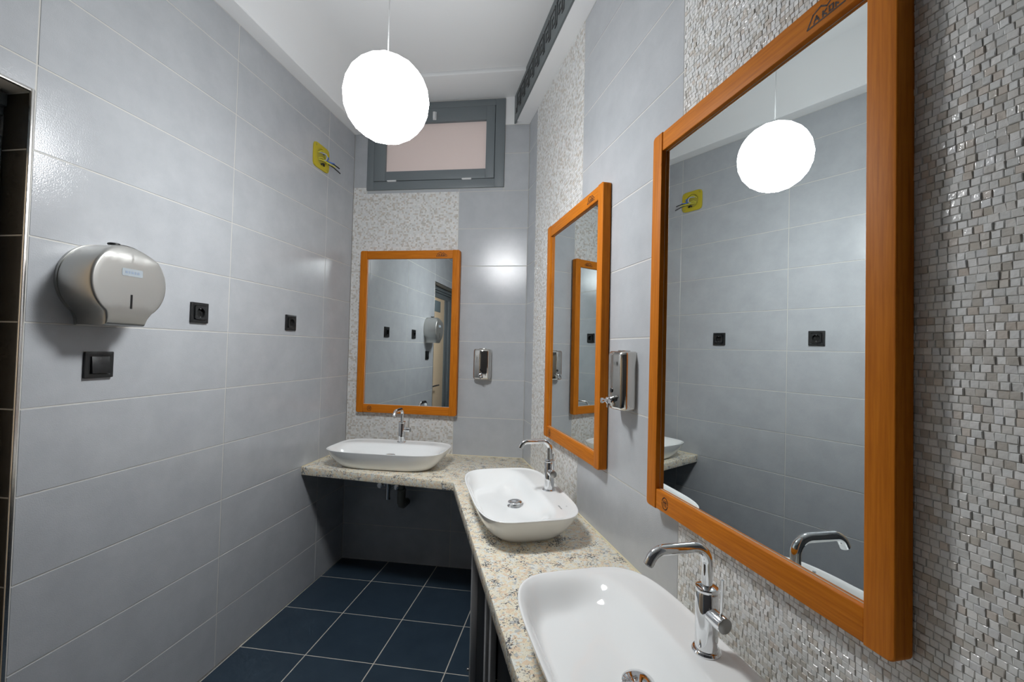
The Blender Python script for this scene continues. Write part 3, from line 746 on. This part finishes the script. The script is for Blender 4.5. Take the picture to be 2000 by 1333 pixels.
# ------------------------------------------------------------------ wall fittings on the socket wall
def socket(u, z, label):
    t = thing('power_socket', fpt(FR_L, u, 0, z), PI / 2, label, 'socket', 'black sockets on the tiled wall')
    mb = MB(); ring_plate(mb, rrect(-0.0425, 0.0425, -0.0425, 0.0425, 0.003), rrect(-0.0285, 0.0285, -0.0285, 0.0285, 0.003), 0.0, -0.009); mb.build('frame', M_BLACK, t, bevel=0.0012)
    n = 28; cir = [(0.020 * math.cos(2 * PI * i / n), 0.020 * math.sin(2 * PI * i / n)) for i in range(n)]
    sq = []
    for i in range(n):
        a = 2 * PI * i / n; r = 0.0278 / max(abs(math.cos(a)), abs(math.sin(a))); sq.append((r * math.cos(a), r * math.sin(a)))
    mb = MB(); ring_plate(mb, sq, cir, 0.0, -0.0135); ins = mb.build('insert', M_BLACK, t, smooth=True)
    mb = MB(); mb.lathe([(0.020, -0.002), (0.020, -0.001)], axis='Y', seg=28); mb.build('recess', M_VOID, ins)
    for x in (-0.0095, 0.0095): MB().lathe([(0.0032, -0.002), (0.0032, -0.0035), (0.0026, -0.0035)], (x, 0, 0), 'Y', 12).build('pin_hole', M_BLACK, ins)
    for s in (-1, 1): MB().box(-0.0022, 0.0022, -0.011, -0.002, s * 0.0175 - 0.0018, s * 0.0175 + 0.0018).build('earth_clip', M_ALU, ins)
    return t
socket(1.645, 1.572, 'black power socket nearer the round steel paper dispenser')
socket(2.240, 1.568, 'black power socket nearer the far corner')
t = thing('light_switch', fpt(FR_L, 1.260, 0, 1.3665), PI / 2, 'black light switch under the round steel paper dispenser', 'switch')
mb = MB(); ring_plate(mb, rrect(-0.0445, 0.0445, -0.0435, 0.0435, 0.003), rrect(-0.0285, 0.0285, -0.0285, 0.0285, 0.002), 0.0, -0.009); mb.build('frame', M_BLACK, t, bevel=0.0012)
mb = MB(); mb.add([(-0.0278, 0, -0.0278), (0.0278, 0, -0.0278), (0.0278, 0, 0.0278), (-0.0278, 0, 0.0278), (-0.0278, -0.018, -0.0278), (0.0278, -0.018, -0.0278), (0.0278, -0.013, 0.0278), (-0.0278, -0.013, 0.0278)],
                  [(0, 1, 2, 3), (4, 7, 6, 5), (0, 4, 5, 1), (1, 5, 6, 2), (2, 6, 7, 3), (3, 7, 4, 0)])
mb.build('rocker', M_BLACK, t, bevel=0.0015)

# yellow junction box with loose wires
t = thing('junction_box', fpt(FR_L, 2.472, 0, 2.590), PI / 2, 'open yellow junction box with loose wires high on the tiled wall', 'junction box')
n = 40
out_ = []
for i in range(n):
    a = 2 * PI * i / n; c, s = math.cos(a), math.sin(a); r = (abs(c) ** 7 + abs(s) ** 7) ** (-1 / 7); out_.append((0.080 * r * c, 0.074 * r * s))
cir = [(0.050 * math.cos(2 * PI * i / n), 0.050 * math.sin(2 * PI * i / n)) for i in range(n)]
mb = MB(); ring_plate(mb, out_, cir, 0.0, -0.010); mb.build('rim', M_YELLOW, t, bevel=0.0015)
MB().lathe([(0.050, -0.0005), (0.050, -0.001)], axis='Y', seg=n).build('cup', M_YELLOW2, t)
for s in (-1, 1):
    MB().lathe([(0.008, -0.009), (0.008, -0.0125), (0.003, -0.0125)], (s * 0.062, 0, -0.056 * s), 'Y', 14).build('screw', M_YELLOW2, t, smooth=True)
def wire(pts, r, mat, name='wire'):
    P = [Vector(p) for p in pts]; path = []
    for i in range(len(P) - 1):
        a, b, c, d = P[max(i - 1, 0)], P[i], P[i + 1], P[min(i + 2, len(P) - 1)]
        for k in range(8):
            q = k / 8; path.append(tuple(0.5 * ((2 * b) + (c - a) * q + (2 * a - 5 * b + 4 * c - d) * q * q + (3 * b - a - 3 * c + d) * q ** 3)))
    path.append(tuple(P[-1])); return MB().tube(path, r, 8).build(name, mat, t, smooth=True)
wire([(-0.038, -0.004, 0.018), (-0.01, -0.022, 0.034), (0.026, -0.016, 0.018), (0.020, -0.02, -0.012), (-0.016, -0.02, -0.008), (-0.034, -0.006, -0.016)], 0.0032, M_YGW)
wire([(0.020, -0.004, 0.030), (0.034, -0.03, 0.010), (0.022, -0.032, -0.012), (0.030, -0.050, -0.020), (0.050, -0.062, -0.020)], 0.0036, M_BLUEW)
wire([(-0.020, -0.004, 0.026), (0.006, -0.032, 0.020), (0.016, -0.030, -0.006), (-0.004, -0.024, -0.022)], 0.0038, M_GREYW)
wire([(-0.03, -0.004, -0.02), (-0.006, -0.03, -0.024), (0.030, -0.05, -0.034), (0.062, -0.062, -0.036)], 0.0032, M_YGW)
wire([(0.030, -0.048, -0.020), (0.052, -0.062, -0.026), (0.086, -0.075, -0.036)], 0.0036, M_BLACK, 'wire_end')
wire([(0.020, -0.040, -0.034), (0.050, -0.058, -0.044), (0.090, -0.080, -0.066)], 0.0036, M_BLACK, 'wire_end')
wire([(0.0, -0.004, -0.04), (0.012, -0.014, -0.034), (0.024, -0.010, -0.044)], 0.005, M_BLACK, 'terminal')

# round paper dispenser
t = thing('paper_dispenser', fpt(FR_L, 1.250, 0, 1.637), PI / 2, 'round satin steel toilet paper dispenser on the tiled wall', 'dispenser')
def tp_out(sc, bulge=1.0):
    R = 0.126; pts = []
    for i in range(0, 61):
        a = math.radians(-52 + (284) * i / 60); pts.append((R * math.cos(a), R * math.sin(a)))
    # concave sides down to the chute
    l = [(-0.072, -0.112), (-0.068, -0.122), (-0.066, -0.142)]
    r = [(0.066, -0.142), (0.068, -0.122), (0.072, -0.112)]
    pts = pts + l + [(-0.03, -0.1425), (0.03, -0.1425)] + r
    return [(x * sc, z * sc) for x, z in pts]
def tp_depth(z):
    d = 0.132
    if z > 0.082: d -= (z - 0.082) * 0.55
    if z < -0.090: d -= (-0.090 - z) * 0.35
    return d
rings = [[(x, 0.0, z) for x, z in tp_out(1.0)], [(x, -0.010, z) for x, z in tp_out(1.0)]]
MB().loft(rings).build('back_plate', M_SATIN, t, smooth=True)
rings = [[(x, -0.0105, z) for x, z in tp_out(0.985)], [(x, -0.105, z) for x, z in tp_out(0.985)]]
for q, (sc, dp) in enumerate(((0.983, 0.010), (0.975, 0.0055), (0.962, 0.0022), (0.945, 0.0006), (0.92, 0.0))):
    rings.append([(x, -(tp_depth(z) - dp), z) for x, z in tp_out(sc)])
for sc in (0.8, 0.65, 0.5, 0.3, 0.1): rings.append([(x, -tp_depth(z), z) for x, z in tp_out(sc)])
MB().loft(rings).build('cover', M_SATIN, t, smooth=True, angle=28)
MB().box(-0.0032, 0.0032, -0.1328, -0.128, -0.084, -0.038).build('level_slot', M_VOID, t)
mb = MB(); plate(mb, rrect(-0.034, 0.034, 0.022, 0.046, 0.004), -0.131, -0.1327); lb = mb.build('label_plate', M_LABEL, t)
mk = MB()
for k, (a, b) in enumerate(((-0.024, -0.016), (-0.013, -0.007), (-0.004, 0.004), (0.007, 0.013), (0.016, 0.023))): mk.box(a, b, -0.1330, -0.1325, 0.030, 0.038)
mk.build('label_print', M_LABELB, lb)
mb = MB(); mb.lathe([(0.004, 0.0), (0.010, 0.001), (0.010, 0.007), (0.004, 0.009)], (0.004, -0.05, 0.123), 'Z', 16)
mb.tube([(0.014 * math.cos(a) + 0.004, -0.05 + 0.014 * math.sin(a), 0.131) for a in [2 * PI * i / 20 for i in range(20)]], 0.0035, 8); mb.build('lock', M_BLACK, t, smooth=True)

# ------------------------------------------------------------------ soap dispensers
def soap(fr, u, z0, label):
    t = thing('soap_dispenser', fpt(fr, u, 0, z0), fr[1], label, 'soap dispenser', 'polished steel soap dispensers')
    hw, D, Hs = 0.058, 0.060, 0.198
    def sect(sc, z, dsc=1.0):
        pts = []
        w = hw * sc; d = D * dsc; r = 0.026 * sc
        pts.append((w, -0.001, z)); pts.append((w, -d * 0.35, z))
        for i in range(0, 9):
            a = math.radians(0 + 90 * i / 8); pts.append((w - r + r * math.cos(a), -(d - r * 1.0 - 0.004) - r * math.sin(a) , z))
        for k in (-0.5, 0, 0.5): pts.append((-(k) * (w - r), -(d + 0.000 + 0.004 * (1 - 4 * k * k) * 0.6) + 0.0, z))
        for i in range(0, 9):
            a = math.radians(90 + 90 * i / 8); pts.append((-(w - r) + r * math.cos(a), -(d - r - 0.004) - r * math.sin(a), z))
        pts.append((-w, -d * 0.35, z)); pts.append((-w, -0.001, z))
        return pts
    rings = [sect(0.90, 0.0, 0.86), sect(0.96, 0.003, 0.94), sect(1.0, 0.012), sect(1.0, Hs - 0.014), sect(0.965, Hs - 0.004, 0.95), sect(0.90, Hs, 0.86)]
    MB().loft(rings).build('body', M_STEEL, t, smooth=True, angle=50)
    mb = MB(); mb.lathe([(0.014, 0), (0.014, -0.005), (0.0115, -0.008), (0.0115, -0.018), (0.006, -0.021), (0.006, -0.030), (0.0095, -0.032), (0.0095, -0.038), (0.005, -0.040)], (0, -D - 0.001, 0.030), 'Y', 20)
    mb.tube([(0, -D - 0.012, 0.026), (0, -D - 0.014, 0.006)], 0.0055, 12)
    mb.build('push_valve', M_CHROME, t, smooth=True)
    MB().lathe([(0.008, 0), (0.008, -0.0018), (0.006, -0.0018)], (0, -D - 0.0018, 0.064), 'Y', 18).build('level_window', M_BLACK, t, smooth=True)
    mb = MB(); mb.box(-0.022, 0.022, -0.030, -0.004, Hs - 0.001, Hs + 0.004); mb.build('refill_lid', M_STEEL, t, bevel=0.0015)
    return t
soap(FR_B, 0.950, 1.248, 'steel soap dispenser on the far wall beside the mirror')
soap(FR_R, 1.410, 1.252, 'steel soap dispenser on the slanting wall between two mirrors')
